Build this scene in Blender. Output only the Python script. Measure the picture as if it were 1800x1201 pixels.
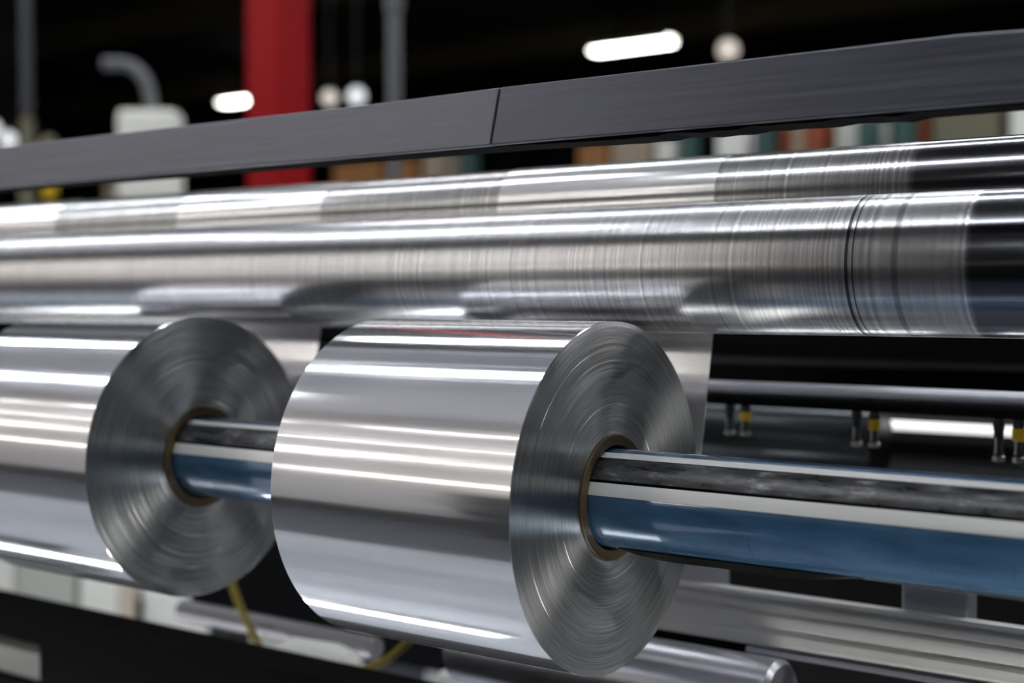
import bpy, bmesh, math, random
from math import sin, cos, pi, radians, hypot, atan2
from mathutils import Vector, Matrix
random.seed(7)
S = bpy.context.scene
for o in list(bpy.data.objects): bpy.data.objects.remove(o)
COL = S.collection

# ---------------------------------------------------------------- camera
# world: X runs along the rollers (camera looks towards -X), Y away from the camera, Z up, eye at z = 0
cd = bpy.data.cameras.new('camera'); cam = bpy.data.objects.new('camera', cd); COL.objects.link(cam)
cam.location = (0, 0, 0)
cam.rotation_euler = (pi/2-0.0307, 0, 0.6268)
cd.sensor_width = 36; cd.lens = 47.26; cd.clip_start = .02; cd.clip_end = 100
cd.dof.use_dof = True; cd.dof.focus_distance = .93; cd.dof.aperture_fstop = 3.4
S.camera = cam
# ---------------------------------------------------------------- world, exposure, lamps
w = bpy.data.worlds.new('world'); S.world = w; w.use_nodes = True
w.node_tree.nodes['Background'].inputs[0].default_value = (.6, .7, .85, 1)
w.node_tree.nodes['Background'].inputs[1].default_value = .05
S.view_settings.view_transform = 'Standard'; S.view_settings.look = 'None'
S.view_settings.gamma = 1; S.view_settings.use_curve_mapping = False
S.view_settings.exposure = 0.32
LAMP = 16.0        # radiance of the ceiling lamps
CEIL = 4.0; FLOOR = -1.35; LZ = 3.4

# ---------------------------------------------------------------- materials
def mat(name, col, rough=.5, metal=0, spec=.5, coat=0, emis=0, ecol=None):
    m = bpy.data.materials.new(name); m.use_nodes = True
    b = m.node_tree.nodes['Principled BSDF']
    b.inputs['Base Color'].default_value = (*col, 1)
    b.inputs['Roughness'].default_value = rough; b.inputs['Metallic'].default_value = metal
    b.inputs['Specular IOR Level'].default_value = spec
    b.inputs['Coat Weight'].default_value = coat; b.inputs['Coat Roughness'].default_value = .06
    if emis:
        b.inputs['Emission Color'].default_value = (*(ecol or col), 1); b.inputs['Emission Strength'].default_value = emis
    return m
class N:
    def __init__(s, m): s.t = m.node_tree; s.b = s.t.nodes['Principled BSDF']
    def n(s, ty, **k):
        x = s.t.nodes.new(ty)
        for a, v in k.items():
            if a.startswith('i_'): x.inputs[a[2:].replace('_', ' ')].default_value = v
            elif a[1:].isdigit(): x.inputs[int(a[1:])].default_value = v
            else: setattr(x, a, v)
        return x
    def l(s, a, b): s.t.links.new(a, b)
    def noise(s, vec, scale, detail=3, rough=.5):
        x = s.n('ShaderNodeTexNoise'); x.inputs['Scale'].default_value = scale; x.inputs['Detail'].default_value = detail
        x.inputs['Roughness'].default_value = rough; s.l(vec, x.inputs['Vector']); return x.outputs['Fac']
    def ramp(s, f, stops):
        r = s.n('ShaderNodeValToRGB'); e = r.color_ramp.elements
        e[0].position, e[0].color = stops[0][0], (*stops[0][1], 1); e[1].position, e[1].color = stops[-1][0], (*stops[-1][1], 1)
        for p, c in stops[1:-1]:
            q = e.new(p); q.color = (*c, 1)
        s.l(f, r.inputs[0]); return r.outputs[0]
    def mapr(s, f, a, b, c, d):
        r = s.n('ShaderNodeMapRange'); s.l(f, r.inputs[0])
        for i, v in enumerate((a, b, c, d)): r.inputs[i+1].default_value = v
        return r.outputs[0]
    def scaled(s, sc):
        tc = s.n('ShaderNodeTexCoord'); mp = s.n('ShaderNodeMapping'); mp.inputs['Scale'].default_value = sc
        s.l(tc.outputs['Object'], mp.inputs[0]); return mp.outputs[0]
    def bump(s, h, st, dist=.001, prev=None):
        b = s.n('ShaderNodeBump'); b.inputs['Strength'].default_value = st; b.inputs['Distance'].default_value = dist
        s.l(h, b.inputs['Height'])
        if prev: s.l(prev, b.inputs['Normal'])
        return b.outputs[0]

def noisy(m, sc, stops, scale=1, bump=0, detail=4):
    q = N(m); v = q.scaled(sc); f = q.noise(v, scale, detail)
    q.l(q.ramp(f, stops), q.b.inputs['Base Color'])
    if bump: q.l(q.bump(f, bump, .002), q.b.inputs['Normal'])
    return m

def foil_mat(name, col, rough, bumpst):
    m = mat(name, col, rough, 1); q = N(m)
    f = q.noise(q.scaled((.25, 22, 22)), 1.0, 3, .55)        # long lengthwise waves of the taut foil
    g = q.noise(q.scaled((6, 240, 240)), 1.0, 2)             # fine lengthwise grain
    k = q.noise(q.scaled((.5, 75, 75)), 1.0, 2)
    n = q.bump(f, bumpst, .004); n = q.bump(k, .17, .0010, n); n = q.bump(g, .05, .0004, n)
    q.b.inputs['Metallic'].default_value = .86
    q.l(n, q.b.inputs['Normal'])
    q.l(q.mapr(g, .3, .7, rough*.7, rough*1.4), q.b.inputs['Roughness'])
    return m
M = {}
M['foil'] = foil_mat('aluminium_foil', (.83, .835, .875), .095, .10)
M['web'] = foil_mat('aluminium_foil_web', (.92, .92, .93), .16, .06)

def ring_mat():
    m = mat('wound_foil_edges', (.36, .37, .39), .35, 1); q = N(m)
    tc = q.n('ShaderNodeTexCoord'); sp = q.n('ShaderNodeSeparateXYZ'); q.l(tc.outputs['Object'], sp.inputs[0])
    c2 = q.n('ShaderNodeCombineXYZ'); q.l(sp.outputs[1], c2.inputs[1]); q.l(sp.outputs[2], c2.inputs[2])
    ln = q.n('ShaderNodeVectorMath', operation='LENGTH'); q.l(c2.outputs[0], ln.inputs[0]); rad = ln.outputs['Value']
    at = q.n('ShaderNodeMath', operation='ARCTAN2'); q.l(sp.outputs[2], at.inputs[0]); q.l(sp.outputs[1], at.inputs[1])
    def polar(sr, sa):
        a = q.n('ShaderNodeMath', operation='MULTIPLY'); q.l(rad, a.inputs[0]); a.inputs[1].default_value = sr
        b = q.n('ShaderNodeMath', operation='MULTIPLY'); q.l(at.outputs[0], b.inputs[0]); b.inputs[1].default_value = sa
        c = q.n('ShaderNodeCombineXYZ'); q.l(a.outputs[0], c.inputs[0]); q.l(b.outputs[0], c.inputs[1]); return c.outputs[0]
    f = q.noise(polar(900, 1.6), 1, 3, .6)                  # single turns of foil standing proud
    g = q.noise(polar(110, .9), 1, 3, .6)
    q.l(q.ramp(f, [(.25, (.24, .25, .255)), (.5, (.38, .39, .395)), (.72, (.60, .61, .615))]), q.b.inputs['Base Color'])
    n = q.bump(g, .09, .0008); n = q.bump(f, .15, .0003, n); q.l(n, q.b.inputs['Normal'])
    q.b.inputs['Anisotropic'].default_value = .9; q.b.inputs['Anisotropic Rotation'].default_value = .25
    tg = q.n('ShaderNodeTangent', direction_type='RADIAL', axis='X'); q.l(tg.outputs[0], q.b.inputs['Tangent'])
    return m
M['ring'] = ring_mat()

def roller_mat(name, split, worn, clean, rw, rc, seed=0.0, marks=()):
    """circumferentially scratched foil-grey sleeve up to x = split, polished dark steel beyond it"""
    m = mat(name, worn, rw, 1); q = N(m)
    tc = q.n('ShaderNodeTexCoord'); sp = q.n('ShaderNodeSeparateXYZ'); q.l(tc.outputs['Object'], sp.inputs[0])
    def n1(k, det, r):
        a = q.n('ShaderNodeMath', operation='MULTIPLY'); q.l(sp.outputs[0], a.inputs[0]); a.inputs[1].default_value = k
        z = q.n('ShaderNodeTexNoise', noise_dimensions='1D'); q.l(a.outputs[0], z.inputs['W']); z.inputs['Scale'].default_value = 1
        z.inputs['Detail'].default_value = det; z.inputs['Roughness'].default_value = r; return z.outputs['Fac']
    f = n1(330, 3, .62); g = n1(45, 3, .6); wob = q.noise(q.scaled((90, 9, 9)), 1, 3, .6)
    fm = q.n('ShaderNodeMix', data_type='FLOAT'); fm.inputs[0].default_value = .2; q.l(f, fm.inputs[2]); q.l(wob, fm.inputs[3]); fcol = fm.outputs[0]
    st = q.mapr(sp.outputs[0], split-.004, split+.002, 0, 1)
    colw = q.ramp(fcol, [(.30, tuple(c*.74 for c in worn)), (.48, worn), (.60, tuple(min(1, c*1.16) for c in worn)), (.70, (1, 1, 1))])
    mix = q.n('ShaderNodeMix', data_type='RGBA'); q.l(st, mix.inputs[0]); q.l(colw, mix.inputs[6]); mix.inputs[7].default_value = (*clean, 1)
    col = mix.outputs[2]
    for (x, wd, v) in marks:                                # single turned rings
        a = q.n('ShaderNodeMath', operation='SUBTRACT'); q.l(sp.outputs[0], a.inputs[0]); a.inputs[1].default_value = x
        b = q.n('ShaderNodeMath', operation='ABSOLUTE'); q.l(a.outputs[0], b.inputs[0])
        c = q.n('ShaderNodeMath', operation='LESS_THAN'); q.l(b.outputs[0], c.inputs[0]); c.inputs[1].default_value = wd
        d = q.n('ShaderNodeMix', data_type='RGBA'); q.l(c.outputs[0], d.inputs[0]); q.l(col, d.inputs[6]); d.inputs[7].default_value = (v, v, v*1.05, 1)
        col = d.outputs[2]
    q.l(col, q.b.inputs['Base Color'])
    rr = q.mapr(g, .3, .7, rw*.95, rw*1.06); mx = q.n('ShaderNodeMix', data_type='FLOAT'); q.l(st, mx.inputs[0]); q.l(rr, mx.inputs[2]); mx.inputs[3].default_value = rc
    q.l(mx.outputs[0], q.b.inputs['Roughness'])
    h = q.n('ShaderNodeMath', operation='MULTIPLY'); q.l(f, h.inputs[0]); iv = q.mapr(st, 0, 1, 1, .08); q.l(iv, h.inputs[1])
    q.l(q.bump(h.outputs[0], .07, .0002), q.b.inputs['Normal'])
    q.l(q.mapr(st, 0, 1, .90, 1), q.b.inputs['Metallic'])
    return m
M['main_roller'] = roller_mat('scratched_steel', -.270, (.68, .68, .70), (.36, .37, .41), .25, .18,
                              marks=((-.3515, .0012, .12), (-.347, .0006, .18), (-.331, .0008, .9), (-.318, .002, .4), (-.2725, .0010, .95)))
M['guide_roller'] = roller_mat('guide_roller_steel', -.339, (.47, .47, .47), (.36, .36, .40), .20, .15)
M['dark_roller'] = mat('black_roller', (.06, .065, .07), .22, 1)
M['grey_roller'] = mat('brushed_grey_roller', (.50, .50, .54), .28, .85)

def shaft_mat():
    m = mat('blue_anodised_shaft', (.03, .12, .26), .22, .0, 1.0, coat=1.0); q = N(m)
    v = q.scaled((14, 60, 60)); f = q.noise(v, 1, 5, .6); v2 = q.scaled((160, 14, 14)); g = q.noise(v2, 1, 4, .7)
    c = q.ramp(f, [(.3, (.04, .125, .25)), (.55, (.08, .20, .37)), (.8, (.13, .28, .46))])
    mk = q.ramp(g, [(.20, (0, 0, 0)), (.33, (1, 1, 1))])
    mx = q.n('ShaderNodeMix', data_type='RGBA'); q.l(mk, mx.inputs[0]); mx.inputs[6].default_value = (.02, .05, .10, 1); q.l(c, mx.inputs[7])
    q.l(mx.outputs[2], q.b.inputs['Base Color'])
    q.b.inputs['Coat Roughness'].default_value = .05; q.b.inputs['Coat IOR'].default_value = 1.9; q.b.inputs['Metallic'].default_value = .35
    q.l(q.bump(f, .05, .0006), q.b.inputs['Normal'])
    return m
M['shaft'] = shaft_mat()
def leaf_mat():
    m = mat('worn_black_leaf', (.03, .03, .033), .3, 0, .6); q = N(m)
    f = q.noise(q.scaled((30, 140, 60)), 1, 6, .7); g = q.noise(q.scaled((90, 420, 420)), 1, 3, .6)
    q.l(q.ramp(f, [(.40, (.012, .012, .014)), (.56, (.05, .05, .055)), (.66, (.22, .22, .23)), (.75, (.6, .6, .62))]), q.b.inputs['Base Color'])
    q.l(q.mapr(f, .35, .7, .22, .5), q.b.inputs['Roughness']); q.l(q.bump(g, .3, .0006), q.b.inputs['Normal'])
    return m
M['leaf'] = leaf_mat()
M['pale_strip'] = noisy(mat('pale_band', (.92, .92, .90), .25, .15), (6, 120, 120), [(.3, (.90, .90, .88)), (.8, (.97, .97, .96))])
M['chrome'] = mat('polished_steel', (.75, .75, .78), .12, 1)
M['rubber'] = noisy(mat('black_rubber', (.01, .01, .01), .5, spec=.15), (20, 200, 200), [(.5, (.006, .006, .006)), (.62, (.012, .012, .012)), (.72, (.10, .10, .10))])
M['core'] = noisy(mat('cardboard_core', (.18, .11, .03), .5), (300, 30, 30), [(.3, (.040, .024, .006)), (.7, (.075, .048, .014))], 1, .2)
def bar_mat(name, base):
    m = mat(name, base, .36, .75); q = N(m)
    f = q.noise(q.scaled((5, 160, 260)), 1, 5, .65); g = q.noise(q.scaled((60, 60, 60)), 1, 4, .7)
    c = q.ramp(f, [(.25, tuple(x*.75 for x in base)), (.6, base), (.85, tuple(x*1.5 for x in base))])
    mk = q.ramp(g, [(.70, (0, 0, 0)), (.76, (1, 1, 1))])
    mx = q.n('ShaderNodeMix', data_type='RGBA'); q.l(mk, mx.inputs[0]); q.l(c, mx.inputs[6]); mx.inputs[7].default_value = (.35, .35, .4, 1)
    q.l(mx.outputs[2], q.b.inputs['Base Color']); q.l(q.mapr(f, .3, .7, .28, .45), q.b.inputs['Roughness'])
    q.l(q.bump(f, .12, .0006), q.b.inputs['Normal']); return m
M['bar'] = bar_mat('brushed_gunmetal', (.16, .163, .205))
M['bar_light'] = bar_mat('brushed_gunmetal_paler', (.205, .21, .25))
M['black'] = noisy(mat('black_paint', (.012, .012, .013), .42), (8, 40, 40), [(.3, (.008, .008, .009)), (.8, (.022, .022, .024))])
M['black_matt'] = mat('black_matt', (.0022, .0022, .0026), .8, spec=.08)
M['alu'] = noisy(mat('mill_aluminium', (.42, .41, .39), .52, .15), (1.2, 90, 90), [(.3, (.68, .67, .65)), (.7, (.86, .85, .83))])
M['rod'] = mat('dull_grey_rod', (.26, .25, .27), .38, .6)
M['alu_lav'] = mat('pale_anodised', (.60, .60, .66), .33, .5)
M['white'] = noisy(mat('off_white_paint', (.8, .8, .74), .45), (4, 4, 4), [(.3, (.82, .83, .77)), (.8, (.90, .90, .85))])
M['bright_white'] = mat('bright_white_paint', (.93, .93, .86), .4)
M['white_grey'] = mat('grey_white_paint', (.50, .52, .47), .5)
M['beige'] = mat('beige_paint', (.62, .54, .44), .5)
M['red'] = noisy(mat('red_gloss_paint', (.5, .01, .015), .5, spec=.12), (3, 3, 1), [(.3, (.27, .004, .007)), (.8, (.37, .009, .012))])
M['reflector_canopy'] = mat('pale_overhead_reflector', (.66, .66, .72), .6)
M['grey'] = mat('galvanised_grey', (.15, .155, .165), .5, .3)
M['grey_dark'] = mat('dark_grey_paint', (.045, .048, .055), .5)
M['khaki'] = mat('khaki_paint', (.15, .14, .09), .6)
M['joist'] = mat('brown_black_joist', (.06, .05, .026), .8, spec=.1)
M['yellow'] = mat('yellow_plastic', (.72, .48, .0), .45)
M['yellow_dull'] = mat('yellow_hose', (.26, .19, .012), .5)
M['teal'] = mat('teal_paint', (.025, .075, .07), .5)
M['orange'] = mat('orange_paint', (.26, .05, .012), .5)
M['brown'] = mat('brown_cardboard', (.30, .13, .035), .7)
M['card'] = mat('pale_cardboard', (.34, .27, .20), .7)
M['tip'] = mat('brass_grey_tip', (.55, .52, .46), .3, .9)
M['tube'] = mat('lamp_tube', (1, 1, 1), .4, emis=LAMP, ecol=(.93, .96, 1))
M['wall_tube'] = mat('wall_lamp_tube', (1, 1, 1), .4, emis=7.0, ecol=(1, .98, .95))
M['added_fill_tube'] = mat('added_fill_lamp_tube', (1, 1, 1), .4, emis=22.0, ecol=(1, .98, .95))
M['tube_far'] = mat('lamp_tube_far', (1, 1, 1), .4, emis=LAMP, ecol=(1, .98, .93))
M['bulb'] = mat('small_lamp_glass', (1, 1, 1), .4, emis=.75, ecol=(.85, .87, .92))
M['bulb_warm'] = mat('small_warm_lamp_glass', (1, 1, 1), .4, emis=.42, ecol=(1, .85, .68))
M['led'] = mat('machine_tube_light', (1, 1, 1), .4, emis=.8, ecol=(1, .99, .96))
M['signal'] = mat('orange_signal_light', (1, .2, .05), .4, emis=1.5, ecol=(1, .10, .02))
M['ceiling'] = noisy(mat('black_ceiling', (.008, .008, .007), .8, spec=.1), (.5, 3, 1), [(.3, (.005, .005, .005)), (.8, (.014, .013, .010))])
M['wall'] = mat('charcoal_wall', (.012, .012, .012), .8, spec=.1)
M['panel_wall'] = noisy(mat('cream_partition', (.6, .55, .5), .5), (.3, 1, 1.2), [(.3, (.68, .60, .53)), (.8, (.80, .76, .72))])
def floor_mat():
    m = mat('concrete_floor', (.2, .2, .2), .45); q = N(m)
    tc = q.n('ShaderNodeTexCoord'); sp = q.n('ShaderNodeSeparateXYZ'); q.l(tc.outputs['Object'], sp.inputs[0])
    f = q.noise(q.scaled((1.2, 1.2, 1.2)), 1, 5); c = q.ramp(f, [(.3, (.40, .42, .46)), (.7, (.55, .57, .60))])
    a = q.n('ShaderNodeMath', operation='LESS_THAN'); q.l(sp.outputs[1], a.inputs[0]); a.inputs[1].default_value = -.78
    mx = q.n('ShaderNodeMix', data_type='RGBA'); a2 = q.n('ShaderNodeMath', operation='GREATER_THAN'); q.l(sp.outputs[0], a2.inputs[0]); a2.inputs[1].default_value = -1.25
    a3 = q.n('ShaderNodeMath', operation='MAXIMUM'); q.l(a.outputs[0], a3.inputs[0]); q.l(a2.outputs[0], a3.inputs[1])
    q.l(a3.outputs[0], mx.inputs[0]); q.l(c, mx.inputs[6]); mx.inputs[7].default_value = (.035, .04, .055, 1)  # dark zones put into the colour so the rollers mirror a dark floor
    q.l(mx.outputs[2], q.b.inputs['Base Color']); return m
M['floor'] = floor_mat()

# ---------------------------------------------------------------- mesh helpers
def link(name, bm, mats, parent=None, smooth=True, loc=None, bevel=0):
    me = bpy.data.meshes.new(name); bmesh.ops.recalc_face_normals(bm, faces=bm.faces); bm.to_mesh(me); bm.free()
    if not isinstance(mats, (list, tuple)): mats = [mats]
    for m in mats: me.materials.append(m)
    o = bpy.data.objects.new(name, me); COL.objects.link(o)
    if loc: o.location = loc
    if parent: o.parent = parent
    if smooth:
        for p in me.polygons: p.use_smooth = True
        try: me.set_sharp_from_angle(angle=radians(32))
        except Exception: pass
    if bevel:
        b = o.modifiers.new('bevel', 'BEVEL'); b.width = bevel; b.segments = 2; b.limit_method = 'ANGLE'; b.angle_limit = radians(40)
    return o
def tag(o, label, cat, group=None, kind=None):
    o['label'] = label; o['category'] = cat
    if group: o['group'] = group
    if kind: o['kind'] = kind
    return o
def thing(name, loc, label, cat, group=None):
    o = bpy.data.objects.new(name, None); o.empty_display_size = .05; COL.objects.link(o); o.location = loc
    return tag(o, label, cat, group)
def box(bm, x0, x1, y0, y1, z0, z1):
    v = [bm.verts.new((x, y, z)) for x in (x0, x1) for y in (y0, y1) for z in (z0, z1)]
    for f in ((0, 1, 3, 2), (4, 6, 7, 5), (0, 4, 5, 1), (2, 3, 7, 6), (0, 2, 6, 4), (1, 5, 7, 3)): bm.faces.new([v[i] for i in f])
def lathe(bm, prof, n=96, axis='x', mat_of=None, closed=False):
    """prof: list of (a, r) along the axis"""
    rings = []
    for a, r in prof:
        if r < 1e-6: rings.append([bm.verts.new((a, 0, 0) if axis == 'x' else (0, 0, a))]); continue
        rings.append([bm.verts.new((a, r*cos(2*pi*i/n), r*sin(2*pi*i/n)) if axis == 'x' else (r*cos(2*pi*i/n), r*sin(2*pi*i/n), a)) for i in range(n)])
    seq = list(range(len(rings)-1)) + ([len(rings)-1] if closed else [])
    for k in seq:
        A, B = rings[k], rings[(k+1) % len(rings)]
        for i in range(n):
            j = (i+1) % n
            if len(A) == 1 and len(B) == 1: continue
            if len(A) == 1: f = bm.faces.new((A[0], B[i], B[j]))
            elif len(B) == 1: f = bm.faces.new((A[i], B[0], A[j]))
            else: f = bm.faces.new((A[i], B[i], B[j], A[j]))
            if mat_of: f.material_index = mat_of(k)
def cyl(bm, x0, x1, r, n=96, ch=.001): lathe(bm, [(x0, 0), (x0, r-ch), (x0+ch, r), (x1-ch, r), (x1, r-ch), (x1, 0)], n)
def prism(bm, pts, a0, a1, axis='x'):
    def P(a, p): return (a, p[0], p[1]) if axis == 'x' else ((p[0], a, p[1]) if axis == 'y' else (p[0], p[1], a))
    A = [bm.verts.new(P(a0, p)) for p in pts]; B = [bm.verts.new(P(a1, p)) for p in pts]
    n = len(pts)
    for i in range(n): bm.faces.new((A[i], A[(i+1) % n], B[(i+1) % n], B[i]))
    bm.faces.new(A[::-1]); bm.faces.new(B)
def tube(bm, pts, r, n=14, cap=True):
    pts = [Vector(p) for p in pts]; rings = []
    up = Vector((0, 0, 1))
    for i, p in enumerate(pts):
        t = (pts[min(i+1, len(pts)-1)]-pts[max(i-1, 0)]).normalized()
        a = t.cross(up)
        if a.length < .05: a = t.cross(Vector((0, 1, 0)))
        a.normalize(); b = t.cross(a); up = a.cross(t) if False else up
        rr = r(i/(len(pts)-1)) if callable(r) else r
        rings.append([bm.verts.new(p+rr*(cos(2*pi*k/n)*a+sin(2*pi*k/n)*b)) for k in range(n)])
    for A, B in zip(rings, rings[1:]):
        for k in range(n): bm.faces.new((A[k], A[(k+1) % n], B[(k+1) % n], B[k]))
    if cap: bm.faces.new(rings[0][::-1]); bm.faces.new(rings[-1])
def spline(P, m=10):
    P = [Vector(p) for p in P]; P = [2*P[0]-P[1]]+P+[2*P[-1]-P[-2]]; out = []
    for i in range(1, len(P)-2):
        for k in range(m):
            t = k/m; a, b, c, d = P[i-1:i+3]
            out.append(.5*((2*b)+(c-a)*t+(2*a-5*b+4*c-d)*t*t+(3*b-3*c+d-a)*t**3))
    out.append(P[-2]); return out
def simple(name, fn, m, parent=None, smooth=True, bevel=0, loc=None):
    bm = bmesh.new(); fn(bm); return link(name, bm, m, parent, smooth, loc, bevel)
def struct(name, fn, m, smooth=False):
    o = simple(name, fn, m, smooth=smooth); o['kind'] = 'structure'; return o

# ================================================================= the hall
X0, X1, Y0, Y1 = -25, 9, -7.5, 21
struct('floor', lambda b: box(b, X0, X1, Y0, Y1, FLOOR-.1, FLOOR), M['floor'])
struct('ceiling', lambda b: box(b, X0, X1, Y0, Y1, CEIL, CEIL+.1), M['ceiling'])
struct('wall_back', lambda b: box(b, X0, X1, Y1, Y1+.2, FLOOR, CEIL), M['wall'])
struct('wall_front', lambda b: box(b, X0, X1, Y0-.2, Y0, FLOOR, CEIL), M['wall'])
struct('wall_left', lambda b: box(b, X0-.2, X0, Y0, Y1, FLOOR, CEIL), M['wall'])
struct('wall_right', lambda b: box(b, X1, X1+.2, Y0, Y1, FLOOR, CEIL), M['white_grey'])
struct('wall_partition', lambda b: box(b, -13, -2.3, -2.75, -2.6, FLOOR, CEIL), M['panel_wall'])
struct('trim_4', lambda b: box(b, -13, -1.8, -2.6, 3.6, CEIL-.08, CEIL-.02), M['reflector_canopy'])  # pale panel added overhead to brighten the reflections in the foil
struct('baseboard_added', lambda b: box(b, -13, -2.3, -2.6, -2.56, FLOOR, -.93), M['wall'])  # dark strip added for the dark band mirrored in the rolls
for i, y in enumerate((8.5, 12.0, 16.5)):
    struct('trim_%d' % (i+1), lambda b: (box(b, X0, X1, y, y+.12, CEIL-.35, CEIL), box(b, X0, X1, y-.06, y+.18, CEIL-.37, CEIL-.35)), M['joist'])

def ceiling_lamp(x, y, z, L, wd, label, group=None, m='tube'):
    t = thing('ceiling_lamp', (x, y, z), label, 'lamp', group)
    simple('housing', lambda b: prism(b, [(-wd/2, .0), (-wd/2+.03, .07), (wd/2-.03, .07), (wd/2, .0), (wd/2-.012, .0), (wd/2-.04, .055), (-wd/2+.04, .055), (-wd/2+.012, .0)], -L/2, L/2), M['white_grey'], t, False)
    simple('diffuser', lambda b: box(b, -L/2+.01, L/2-.01, -wd/2+.02, wd/2-.02, -.015, .0), M[m], t, False, .006)
    for sx in (-.35, .35):
        simple('suspension_rod', lambda b: tube(b, [(sx*L, 0, .07), (sx*L, 0, CEIL-z)], .006, 6), M['grey'], t)
    return t
G = 'ceiling lamps in rows over the machine'
for y, wd, xs in ((2.8, .24, (-1.5, .5, 2.5, 4.5)), (-.7, .24, (-1.5, .5, 2.5)), (2.9, .2, (-3.5,)), (.55, .2, (-3.5,)), (1.6, .24, (-5.6, -7.6, -9.6)), (-.93, .24, (-5.6, -7.6, -9.6)), (5.2, .3, (-1.4, .6, 2.6, 4.6)), (-6.0, .3, (-1, 1, 3)), (9.2, .3, (0, 2.2, 4.4)), (13, .3, (1.5, 4, 6.5))):  # rows far behind the machine are added to light roll ends and column
    for x in xs: ceiling_lamp(x, y, LZ, 1.8, wd, 'long ceiling lamp out of frame, mirrored in the rollers or added to light the roll ends', G)
def tube_lamp(x, y, z, L, label, group=None, h=.036):
    t = thing('tube_lamp', (x, y, z), label, 'lamp', group)
    simple('tube', lambda b: cyl(b, -L/2, L/2, h/2, 16, .005), M['wall_tube' if y < -2 else ('added_fill_tube' if L < 1 else 'tube')], t)
    simple('holder', lambda b: box(b, -L/2-.02, L/2+.02, -h/2-.05, -h/2-.005, -h*.7, h*.7), M['white_grey'], t, False)
for z, xs in ((.35, (-3.1, -5.4)), (1.2, (-3.6, -6.0, -8.2)), (1.85, (-3.6, -6.0, -8.2)), (2.75, (-3.6, -6.0, -8.2))):
    for x in xs: tube_lamp(x, -2.53, z, 1.9, 'slim wall lamp out of frame, mirrored as thin bright lines on the foil rolls', 'slim wall lamps on the cream partition')
t = thing('added_bench', (-.1, -2.1, FLOOR), 'long dark bench added out of frame to darken the mirrored lower half of the scratched roller', 'added_bench')  # unseen bench, added to darken what the scratched roller mirrors
simple('bench_body', lambda b: box(b, -2.35, 3, -.35, .35, .05, 1.32), M['black_matt'], t, False)
simple('bench_top', lambda b: box(b, -2.37, 3.02, -.37, .40, 1.32, 1.37), M['beige'], t, False, .004)
tube_lamp(-1.62, .85, -.75, 1.4, 'tube lamp under the machine, mirrored along the underside of the foil rolls', 'tube lamps low under the machine')
tube_lamp(.14, .70, -.85, .5, 'short unseen tube lamp added under the right half of the machine to light the grooved beam', h=.10)  # fill lamp added out of view to brighten the beam and blocks
tube_lamp(-.45, 1.66, -.75, 1.6, 'tube lamp under the machine, mirrored along the underside of the foil rolls', 'tube lamps low under the machine')
ceiling_lamp(-9.34, 15.63, LZ, 1.2, .26, 'long glowing ceiling lamp in the far dark, seen above the middle of the gunmetal bar', m='tube_far')
ceiling_lamp(-17.33, 15.95, LZ, .75, .26, 'short glowing ceiling lamp in the far dark, left of the red column', m='tube_far')

# ================================================================= the winding machine
YS, ZS = .8097, -.1396            # winding shaft
RR, RC, RI, RS = .125, .0448, .0368, .0349
WID = .2146; FACES = (-.498, -.9278, -1.3576)
YM, ZM, RM = .92, .0245, .05      # contact roller
YG, ZG, RG = 1.0, .081, .038      # guide roller above and behind it
XL, XR = -2.5, .42                # side frames

def side_frame(x, label):
    t = thing('machine_upright', (x, 1.0, FLOOR), label, 'machine')
    simple('side_plate', lambda b: prism(b, [(-.34, 0), (.34, 0), (.34, 1.42), (.25, 1.52), (-.02, 1.52), (-.34, 1.50)], -.03, .03), M['grey_dark'], t, False, .006)
    for y, z, r in ((YS, ZS, .06), (YM, ZM, .045), (YG, ZG, .035)):
        o = simple('bearing', lambda b: cyl(b, -.045, .045, r, 40, .004), M['chrome'], t, loc=(0, y-1.0, z-FLOOR))
side_frame(XR+.03, 'dark grey steel side frame carrying the right ends of the rollers')
side_frame(XL-.03, 'dark grey steel side frame carrying the far left ends of the rollers')

# --- contact roller
t = thing('contact_roller', (0, YM, ZM), 'big scratched grey metal roller pressing on top of the foil rolls', 'roller')
simple('roller_sleeve', lambda b: cyl(b, XL+.06, XR-.06, RM, 192, .002), M['main_roller'], t)
for s, x in ((0, XL), (1, XR)):
    simple('journal', lambda b: cyl(b, (x-.06) if s else x+.015, x-.015 if s else x+.06, .02, 32), M['chrome'], t)
# --- guide roller
t = thing('guide_roller', (0, YG, ZG), 'slim grey roller behind the big scratched roller, banded with bright foil strips', 'roller')
simple('roller_sleeve', lambda b: cyl(b, XL+.06, XR-.06, RG, 160, .002), M['guide_roller'], t)
for s, x in ((0, XL), (1, XR)):
    simple('journal', lambda b: cyl(b, (x-.06) if s else x+.015, x-.015 if s else x+.06, .015, 32), M['chrome'], t)

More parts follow.
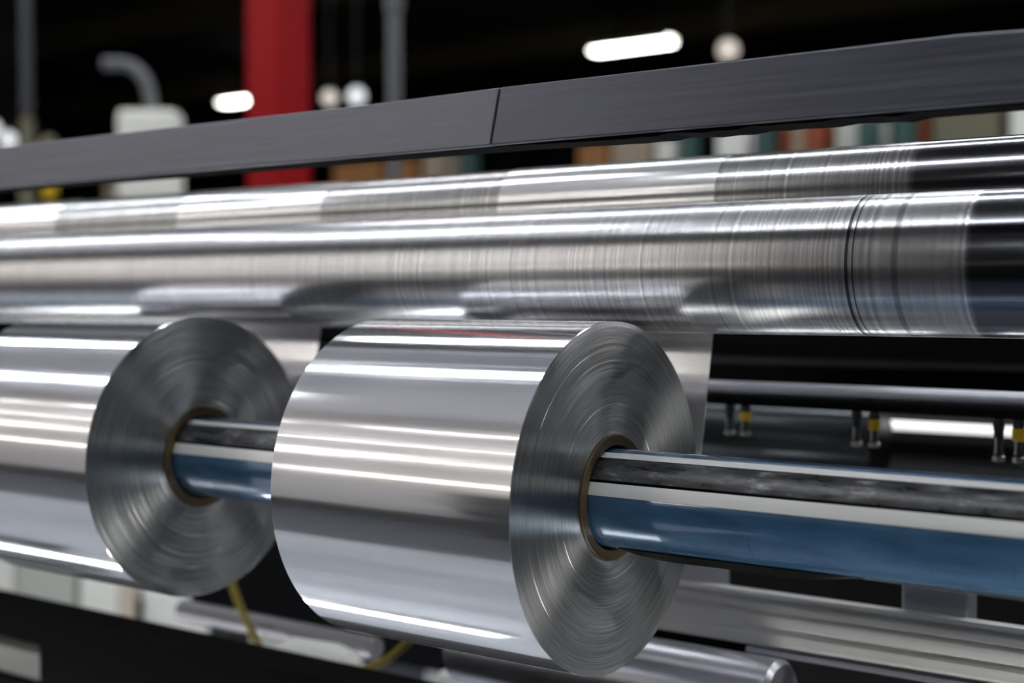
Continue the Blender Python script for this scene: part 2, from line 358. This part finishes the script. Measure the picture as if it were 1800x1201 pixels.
# --- foil webs
def web_path():
    e = .0004; P = []
    P += [(YG+.30, ZG+RG-.012), (YG+.15, ZG+RG-.002)]
    for k in range(0, 31):
        a = radians(88+(241.3-88)*k/30); P.append((YG+(RG+e)*cos(a), ZG+(RG+e)*sin(a)))
    for k in range(0, 17):
        a = radians(61.3+(-11.6-61.3)*k/16); P.append((YM+(RM+e)*cos(a), ZM+(RM+e)*sin(a)))
    for k in range(1, 12):
        f = k/12; a = radians(-11.6); A = (YM+(RM+e)*cos(a), ZM+(RM+e)*sin(a)); B = (YS+(RR+e)*cos(a), ZS+(RR+e)*sin(a))
        P.append((A[0]+(B[0]-A[0])*f, A[1]+(B[1]-A[1])*f))
    for k in range(0, 6):
        a = radians(-11.6-2.5*k); P.append((YS+(RR+e)*cos(a), ZS+(RR+e)*sin(a)))
    return P
WP = web_path()
def web(xf, label, WP=WP):
    bm = bmesh.new(); t_ = .00025; L = []
    for i, (y, z) in enumerate(WP):
        a = Vector(WP[max(i-1, 0)]); b = Vector(WP[min(i+1, len(WP)-1)]); d = (b-a).normalized(); n = Vector((-d.y, d.x))*t_
        L.append([bm.verts.new((x, y-YG+s*n.x, z-ZG+s*n.y)) for x, s in ((-WID, -1), (0, -1), (0, 1), (-WID, 1))])
    for A, B in zip(L, L[1:]):
        for k in range(4): bm.faces.new((A[k], A[(k+1) % 4], B[(k+1) % 4], B[k]))
    bm.faces.new(L[0][::-1]); bm.faces.new(L[-1])
    o = link('foil_web', bm, M['web'], loc=(xf, YG, ZG))
    tag(o, label, 'foil', 'bright foil strips running over the guide roller')
web(FACES[0], 'bright foil strip over the guide roller feeding the nearer large roll in the middle')
web(FACES[1], 'bright foil strip over the guide roller feeding the left roll, second strip from the right')
web(FACES[2], 'bright foil strip over the guide roller at the left edge of the photo', WP[:50])

# --- foil rolls
def face_profile(x, sgn, seed):
    """turned end of the roll, from the core outwards, single layers standing a little proud"""
    r = random.Random(seed); P = []; a = RC; off = 0
    while a < RR-.0012:
        P.append((x+sgn*off, a)); step = r.uniform(.0008, .0032)
        if r.random() < .16: off2 = off+r.uniform(-.00022, .00018)
        else: off2 = off*.9+r.uniform(-.00003, .00003)
        P.append((x+sgn*off2, a+min(.0002, step*.2))); off = off2; a += step
    return P+[(x+sgn*off, RR-.0004)]
def foil_roll(xf, label, seed):
    t = thing('foil_roll', (xf, YS, ZS), label, 'foil roll', 'foil rolls on the winding shaft')
    A = face_profile(0, 1, seed); B = face_profile(-WID, -1, seed+9)
    # barrel with the faintly uneven wound surface
    bm = bmesh.new(); lathe(bm, [(0-.0001, RR-.0006), (-.0004, RR), (-WID*.33, RR), (-WID*.66, RR), (-WID+.0004, RR), (-WID+.0001, RR-.0006)], 256)
    link('foil_barrel', bm, M['foil'], t)
    bm = bmesh.new(); lathe(bm, A, 256); link('wound_end', bm, M['ring'], t)
    bm = bmesh.new(); lathe(bm, B, 128); link('wound_end', bm, M['ring'], t)
    bm = bmesh.new(); lathe(bm, [(.0012, RI), (.002, RI+.0008), (.002, RC-.0008), (.0012, RC-.0001), (-WID-.0012, RC-.0001), (-WID-.002, RC-.0008), (-WID-.002, RI+.0008), (-WID-.0012, RI)], 128, closed=True)
    link('cardboard_core', bm, M['core'], t)
foil_roll(FACES[0], 'large shiny aluminium foil roll in the middle, nearest of the rolls', 3)
foil_roll(FACES[1], 'shiny aluminium foil roll left of the middle roll, its dull round end facing right', 11)

# --- winding shaft: blue tube, black clamping leaf in its top groove, second leaf sagging below
t = thing('winding_shaft', (0, YS, ZS), 'glossy blue shaft with a black strip, running through the foil rolls', 'shaft')
bm = bmesh.new(); n = 180; ring = []
a1, a2 = radians(120), radians(155)
prof = []
for k in range(n):
    a = 2*pi*k/n
    r = RS-.0030 if a1 < a < a2 else RS
    prof.append((r*cos(a), r*sin(a)))
prism(bm, prof, XL+.05, XR-.015); link('shaft_tube', bm, M['shaft'], t)
bm = bmesh.new(); r0, r1 = RS-.0026, RS-.0002; P = []
for k in range(15): a = a1+.01+(a2-a1-.075)*k/14; P.append(((r1+.0004*sin(pi*k/14))*cos(a), (r1+.0004*sin(pi*k/14))*sin(a)))
for k in range(14, -1, -1): a = a1+.01+(a2-a1-.075)*k/14; P.append((r0*cos(a), r0*sin(a)))
prism(bm, P, XL+.06, XR-.016); o = link('clamping_leaf', bm, M['leaf'], t)
bm = bmesh.new(); Q = [((RS-.0022)*cos(radians(120.3+34.4*k/8)), (RS-.0022)*sin(radians(120.3+34.4*k/8))) for k in range(9)]+[((RS-.0029)*cos(radians(154.7)), (RS-.0029)*sin(radians(154.7))), ((RS-.0029)*cos(radians(120.3)), (RS-.0029)*sin(radians(120.3)))]
prism(bm, Q, XL+.06, XR-.016); link('groove_lining', bm, M['black_matt'], t)
for b1, b2 in ((155, 170), (109, 120)):  # pale bands raised slightly along both sides of the black leaf
    bm = bmesh.new(); Q = [((RS+.0003)*cos(radians(b1+(b2-b1)*k/8)), (RS+.0003)*sin(radians(b1+(b2-b1)*k/8))) for k in range(9)]+[((RS-.001)*cos(radians(b2)), (RS-.001)*sin(radians(b2))), ((RS-.001)*cos(radians(b1)), (RS-.001)*sin(radians(b1)))]
    prism(bm, Q, XL+.06, XR-.016); e = link('edge_strip', bm, M['pale_strip'], t); e['label'] = 'pale bright strip beside the black strip of the shaft'
o['label'] = 'scratched black strip let into the shaft'
# lower leaf, sagging out of its groove
bm = bmesh.new(); L = []
NN = 90
for i in range(NN+1):
    x = -.485+(.40+.485)*i/NN
    u = (x+.485)
    sag = .0062*max(0, sin(pi*min(1, u/.17)))**.8 + .0012*sin(u*60)*(u < .2) + .0004*sin(u*23)
    sec = []
    for (ang, rr) in ((-112, -.0012), (-84, -.0012), (-66, -.0010), (-68, .0006+sag*.6), (-84, .0010+sag), (-104, .0008+sag*.75), (-113, .0004+sag*.1)):
        a = radians(ang); sec.append(bm.verts.new((x, (RS+rr)*cos(a), (RS+rr)*sin(a))))
    L.append(sec)
for A, B in zip(L, L[1:]):
    for k in range(7): bm.faces.new((A[k], A[(k+1) % 7], B[(k+1) % 7], B[k]))
bm.faces.new(L[0][::-1]); bm.faces.new(L[-1]); o = link('sagging_leaf', bm, M['rubber'], t); o['label'] = 'loose black strip sagging under the shaft'

# --- bar across the front, above the rollers
K = .7916/.9
t = thing('cross_bar', (0, .7916, 0), 'long dark gunmetal bar slanting across the photo above the rollers', 'bar')
def sc(P): return [(x*K, z*K) for x, z in P]
simple('face_plate', lambda b: prism(b, sc([(-.6735, .1293), (-.667, .160), (-.6635, .1762), (-.288, .1762), (XR/K, .145), (XR/K, .1295)]), 0, .008, 'y'), M['bar'], t, False, .001)
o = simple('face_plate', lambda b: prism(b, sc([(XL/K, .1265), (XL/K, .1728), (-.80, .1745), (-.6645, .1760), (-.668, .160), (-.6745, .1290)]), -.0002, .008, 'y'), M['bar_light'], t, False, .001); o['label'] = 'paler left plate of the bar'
def backing(b):
    random.seed(5); lo = []; x = XL
    while x < XR:
        lo.append((x, (.1285-(random.uniform(0, .0022) if -.62 < x/K < -.33 else 0))*K)); x += .012 if -.64 < x/K < -.3 else .06
    lo.append((XR, .1285*K)); prism(b, [(XL, .166*K)]+lo+[(XR, .135*K), (-.288*K, .168*K)], .0085, .040, 'y')
simple('backing_rail', backing, M['black_matt'], t, False)

# --- black housing of the machine behind the shaft
t = thing('rear_housing', (-.8, 1.75, FLOOR), 'black machine back behind the blue shaft and the nozzles', 'machine')
simple('back_plate', lambda b: box(b, -1.25, 1.2, 0, .03, .72, 1.40), M['black_matt'], t, False, .004)
simple('ledge', lambda b: box(b, -1.25, 1.2, -.03, 0, 1.262, 1.268), M['black'], t, False)
simple('lower_box', lambda b: box(b, -.02, 1.2, -.36, 0, 1.06, 1.145), M['black'], t, False, .004)
for x in (-1.2, 1.15): simple('post', lambda b: box(b, x-.03, x+.03, .03, .09, 0, 1.4), M['black'], t, False, .004)

# --- tube light and its signal lamp
t = thing('machine_light', (-.2, 1.5, -.143), 'white glowing strip light inside the machine between the nozzles, lower right', 'lamp')
simple('light_tube', lambda b: cyl(b, -.372, .60, .0056, 24, .004), M['led'], t)
simple('light_bracket', lambda b: box(b, -.36, .6, .012, .03, -.02, .035), M['black'], t, False, .002)
simple('signal_lamp', lambda b: cyl(b, -.268, -.258, .003, 16), M['signal'], t, loc=(0, -.002, .020))

# --- black roller behind
t = thing('rear_roller', (-1.0, 1.35, -.148), 'black glossy roller ending behind the nozzles, above the blue shaft', 'roller')
simple('roller_sleeve', lambda b: cyl(b, -1.2, .495, .036, 96, .002), M['dark_roller'], t)
simple('journal', lambda b: cyl(b, -1.45, -1.2, .012, 24), M['chrome'], t)

# --- nozzle rail
t = thing('nozzle_rail', (0, 1.15, -.083), 'thin silver rod over a black rail, right of the middle roll', 'rail')
simple('silver_rod', lambda b: cyl(b, -1.0, XR, .0068, 40), M['alu_lav'], t)
simple('black_rail', lambda b: box(b, -1.0, XR, -.012, .008, -.0155, -.0062), M['black_matt'], t, False, .002)
def nozzle(x, z, sc, yb, label, group):
    t = thing('air_nozzle', (x, 1.14, z), label, 'nozzle', group)
    s = sc
    def L(name, prof, m): return simple(name, lambda b: lathe(b, [(a*s, r) for a, r in prof], 24, 'z'), m, t)
    L('cap', [(0, 0), (0, .0042), (-.004, .0048), (-.008, .0044), (-.008, 0)], M['black'])
    if yb: L('yellow_collar', [(-.006, 0), (-.006, .0048), (-.007, .0052), (-.014, .0052), (-.015, .0046), (-.015, 0)], M['yellow'])
    else: L('collar', [(-.006, 0), (-.006, .0040), (-.014, .0040), (-.015, .0036), (-.015, 0)], M['black'])
    body = L('body', [(-.014, 0), (-.014, .0034), (-.019, .0030), (-.024, .0042), (-.0255, .0042), (-.0255, 0)], M['grey_dark'])
    L('tip', [(-.0245, 0), (-.0245, .0030), (-.0262, .0052), (-.0295, .0050), (-.0300, .0020), (-.0300, 0)], M['tip'])
    simple('stem_pin', lambda b: tube(b, [(-.0008, -.0044, -.013*s), (-.0012, -.0046, -.024*s)], .0010, 8), M['tip'], body)
for k, (x1, x2, sc, where) in enumerate(((-.573, -.557, .93, 'in the left pair, beside the foil strip'), (-.449, -.433, 1.03, 'in the middle pair, left of the white light'), (-.326, -.310, 1.2, 'in the pair at the right edge'))):
    nozzle(x1, -.0985, sc, False, 'small black air nozzle '+where, 'air nozzles under the black rail')
    nozzle(x2, -.0985, sc, True, 'small yellow-collared air nozzle '+where, 'air nozzles under the black rail')
bm = bmesh.new(); tube(bm, spline([(0, 0, 0), (.02, .004, -.002), (.05, .01, -.012), (.10, .02, -.03)], 6), .0024, 10)
o = link('air_hose', bm, M['teal'], loc=(-.308, 1.14, -.1345)); tag(o, 'thin teal air hose leaving the nozzle at the right edge', 'hose')

# --- aluminium beam with grooves, carrying blocks
t = thing('aluminium_beam', (0, 1.05, -.27), 'wide grey grooved aluminium beam below the blue shaft, lower right', 'beam')
def beam(b):
    Z = [(-.026, 0), (-.022, -.0015), (-.014, -.0015), (-.013, .003), (-.010, .003), (-.009, 0), (.001, -.0008), (.002, .002), (.0045, .002), (.0055, -.001), (.011, -.001), (.012, .0035), (.015, .0035), (.016, 0), (.0195, .002)]
    prism(b, [(y, z) for z, y in Z]+[(.015, .0195), (.015, -.026)], -.8, XR)
simple('beam_profile', beam, M['alu'], t, False, .0004)
simple('edge_strip', lambda b: prism(b, [(-.003, -.0275), (-.004, -.032), (.02, -.034), (.015, -.0275)], -.51, XR), M['alu_lav'], t, False, .0005)
simple('under_rail', lambda b: box(b, -.8, -.51, .0, .015, -.036, -.0265), M['black_matt'], t, False)
for x0, x1, lab in ((-.74, -.547, 'pale grey block behind the beam top, just right of the middle roll'), (-.381, -.327, 'small pale grey block behind the beam top at the right edge')):
    o = simple('bearing_block', lambda b: prism(b, [(-.012, -.03), (.012, -.03), (.012, .06), (.004, .07), (-.004, .07), (-.012, .06)], 0, x1-x0), M['alu_lav'], bevel=.002, smooth=False, loc=(x0, 1.078, -.2505)); tag(o, lab, 'block')
# --- lower roller
t = thing('lower_roller', (0, 1.0, -.327), 'pale shiny roller under the grooved beam, ending right of the middle roll', 'roller')
simple('roller_sleeve', lambda b: cyl(b, -.78, -.455, .036, 96, .004), M['grey_roller'], t)
simple('journal', lambda b: cyl(b, -.455, XR, .010, 32), M['black_matt'], t)

# --- grey tie rod and lower black beam, lower left
t = thing('tie_rod', (-1.6, 1.1, -.383), 'grey metal tie rod passing under the left foil roll', 'rod')
simple('rod_tube', lambda b: cyl(b, .30, .62, .0125, 40), M['rod'], t)
t = thing('lower_beam', (0, .9, -.40), 'wide black beam across the lower left corner with a slot', 'beam')
def lb(b):
    box(b, XL, -.45, 0, .05, .013, .049); box(b, XL, -.45, 0, .05, -.09, -.034); box(b, -1.305, -.45, 0, .05, -.034, .013)
simple('beam_face', lb, M['black_matt'], t, False)
simple('slot_plate', lambda b: box(b, XL, -1.302, .01, .04, -.033, -.002), M['white'], t, False, .003)

# --- white cabinets beyond, lower left
t = thing('white_cabinet', (-2.6, 1.92, FLOOR), 'row of off-white cabinet doors seen below the left foil roll', 'cabinet')
simple('cabinet_body', lambda b: box(b, -.75, .64, .02, .45, 0, .93), M['grey_dark'], t, False)
for x0, x1, m in ((-.74, -.285, 'white'), (-.27, -.045, 'white_grey'), (-.02, .115, 'white'), (.120, .175, 'beige'), (.20, .62, 'white')):
    d = simple('door', lambda b: box(b, x0, x1, -.004, .02, .05, .91), M[m], t, False, .004)
simple('handle', lambda b: tube(b, [(.208, -.016, .69), (.20, -.016, .61)], .008, 10), M['black'], d)

o = simple('moulded_cover', lambda b: lathe(b, [(-.056, 0), (-.056, .008), (-.050, .018), (-.038, .024), (.02, .026), (.045, .022), (.056, .012), (.058, 0)], 48), M['white'], loc=(-.972, 1.0, -.378)); tag(o, 'rounded white cover above the black beam, below the gap between the rolls', 'cover')
o = simple('moulded_cover', lambda b: lathe(b, [(-.05, 0), (-.05, .018), (-.045, .026), (.06, .026), (.07, .018), (.07, 0)], 40), M['white'], loc=(-.84, 1.1, -.416)); tag(o, 'white cover at the bottom edge below the middle roll', 'cover')
for P_, lab in (([(-1.20, 1.09, -.27), (-1.196, 1.08, -.306), (-1.182, 1.075, -.335), (-1.158, 1.07, -.365), (-1.13, 1.065, -.391), (-1.09, 1.06, -.43)], 'thin dull yellow hose hanging below the left foil roll'),
                ([(-.96, 1.0, -.395), (-.908, 1.0, -.372), (-.878, 1.0, -.357), (-.852, 1.0, -.336), (-.83, 1.0, -.31)], 'dull yellow hose under the bottom edge of the middle roll')):
    bm = bmesh.new(); tube(bm, [p-Vector(P_[0]) for p in spline(P_)], .0042, 12); o = link('air_hose', bm, M['yellow_dull'], loc=P_[0]); tag(o, lab, 'hose')

# ================================================================= background of the hall
def zf(z): return z-FLOOR
# red column
t = thing('steel_column', (-3.66, 3.57, FLOOR), 'tall glossy red steel column behind the bar', 'column')
o = simple('shaft', lambda b: box(b, -.085, .085, -.085, .085, 0, CEIL-FLOOR), M['red'], t, False, .012); o.rotation_euler = (0, 0, -.02)
o = simple('base_plate', lambda b: box(b, -.15, .15, -.15, .15, 0, .02), M['red'], t, False, .004); o.rotation_euler = (0, 0, -.02)
def pipe(name, x, y, r, z0, z1, m, label, cat, col=True):
    t = thing(name, (x, y, z0), label, cat)
    simple('pipe', lambda b: lathe(b, [(0, 0), (0, r), (z1-z0, r), (z1-z0, 0)], 24, 'z'), m, t)
    if col: simple('coupling', lambda b: lathe(b, [(0, r), (0, r*1.3), (.04, r*1.3), (.04, r)], 24, 'z'), m, t, loc=(0, 0, .865-z0))
    return t
pipe('drop_pipe', -2.65, 3.06, .0215, FLOOR, CEIL, M['grey'], 'straight grey pipe standing right of the red column', 'pipe')
pipe('drop_pipe', -4.42, 3.02, .022, .70, CEIL, M['grey_dark'], 'dim dark grey pipe hanging at the far left', 'pipe', False)
t = thing('valve_stand', (-4.42, 3.02, FLOOR), 'khaki valve stand below the dim pipe at the far left', 'stand')
simple('post', lambda b: lathe(b, [(0, 0), (0, .03), (1.95, .03), (2.03, .022), (2.05, 0)], 20, 'z'), M['khaki'], t)
simple('valve_body', lambda b: lathe(b, [(1.82, 0), (1.82, .03), (1.88, .05), (1.95, .03), (1.97, 0)], 20, 'z'), M['khaki'], t, loc=(.075, .04, 0))
simple('yellow_lever', lambda b: prism(b, [(.09, 1.72), (.14, 1.73), (.145, 1.86), (.115, 1.93), (.08, 1.86)], 0, .03, 'y'), M['yellow'], t, False, .01)
# enclosure on post with bent conduit
t = thing('control_box', (-3.63, 2.95, FLOOR), 'off-white control box with a bent grey pipe on top, left of the red column', 'box')
o = simple('enclosure', lambda b: box(b, -.10, .10, -.06, .06, zf(.33), zf(.632)), M['bright_white'], t, False, .02); o.rotation_euler = (0, 0, .627)
simple('post', lambda b: lathe(b, [(0, .12), (.02, .12), (.02, .03), (1.72, .03)], 20, 'z'), M['grey_dark'], t)
bm = bmesh.new(); tube(bm, spline([(.01, 0, zf(.60)), (.0, 0, zf(.68)), (-.02, -.01, zf(.745)), (-.075, -.03, zf(.79)), (-.15, -.07, zf(.795))], 8), .021, 14); link('bent_conduit', bm, M['grey'], t)
# small lamps
for p, r, m, lab in (((-7.14, 4.75, .957), .045, 'bulb', 'small round white lamp just above the bar at the left edge'),
                     ((-7.22, 4.70, 1.03), .04, 'bulb', 'small round white lamp cut by the left edge of the photo'),
                     ((-5.465, 5.97, 1.215), .05, 'bulb', 'round white lamp above the bar, just left of the grey pipe'),
                     ((-5.60, 5.88, 1.205), .045, 'bulb_warm', 'dull pinkish lamp right of the red column, above the bar'),
                     ((-3.68, 7.274, 1.489), .06, 'bulb_warm', 'dull beige lamp above the bar, right of the long ceiling lamp')):
    t = thing('hanging_lamp', p, lab, 'lamp')
    simple('globe', lambda b: bmesh.ops.create_icosphere(b, subdivisions=2, radius=r), M[m], t)
    simple('cord', lambda b: tube(b, [(0, 0, r*.9), (0, 0, CEIL-p[2])], .004, 6), M['black'], t)
# pallet rack behind
t = thing('storage_rack', (-5, 6, FLOOR), 'storage rack with teal posts seen in the gap under the bar', 'rack')
for x in (-9.6, -7.2, -4.68, -3.27, -2.85, -2.33, -2.155, -1.2):
    simple('post', lambda b: box(b, x+5-.045, x+5+.045, 0, .08, 0, zf(.84)), M['teal'], t, False, .005)
simple('shelf', lambda b: box(b, -4.8, 4.0, -.02, .9, zf(.42), zf(.46)), M['grey_dark'], t, False)
for x0, x1, top, m, name, lab, cat in (
    (-9.0, -8.3, .66, 'grey_dark', 'crate', 'dark crate on the rack at the far left under the bar', 'crate'),
    (-8.02, -7.80, .80, 'card', 'carton', 'small beige carton in the gap under the bar, left', 'carton'),
    (-5.78, -5.40, .80, 'brown', 'carton', 'orange-brown carton in the gap right of the red column', 'carton'),
    (-5.36, -5.12, .79, 'brown', 'carton', 'second orange-brown carton, beside the pale one', 'carton'),
    (-5.06, -4.93, .82, 'card', 'carton', 'small pale carton left of the first teal post', 'carton'),
    (-3.98, -3.80, .80, 'brown', 'carton', 'brown carton in the gap above the nearest foil strip', 'carton'),
    (-3.77, -3.52, .82, 'card', 'carton', 'pale carton beside the white tub above the nearest foil strip', 'carton'),
    (-3.15, -3.00, .84, 'white', 'carton', 'white carton right of the second teal post', 'carton'),
    (-2.804, -2.750, .90, 'orange', 'crate', 'narrow orange crate in the gap under the bar, left one', 'crate'),
    (-2.742, -2.684, .90, 'card', 'carton', 'narrow pale carton between two orange crates', 'carton'),
    (-2.675, -2.58, .90, 'orange', 'crate', 'wider orange crate right of the pale carton', 'crate'),
    (-2.52, -2.38, .84, 'white_grey', 'carton', 'grey-white carton in the gap under the bar, right half', 'carton'),
    (-2.12, -2.085, .90, 'orange', 'crate', 'thin orange crate beside the khaki crate', 'crate'),
    (-2.06, -1.76, .90, 'khaki', 'crate', 'wide khaki crate in the gap under the bar, near the right edge', 'crate'),
    (-1.71, -1.35, .90, 'white', 'carton', 'pale carton in the gap at the right edge of the photo', 'carton')):
    o = simple(name, lambda b: box(b, -(x1-x0)/2, (x1-x0)/2, 0, .35, 0, top+.04-.46), M[m], smooth=False, bevel=.008, loc=((x0+x1)/2, 6.1, .46)); tag(o, lab, cat)
o = simple('round_tub', lambda b: lathe(b, [(0, 0), (0, .055), (.36, .065), (.37, 0)], 24, 'z'), M['white'], loc=(-3.42, 6.1, .46)); tag(o, 'round white tub left of the second teal post', 'tub')
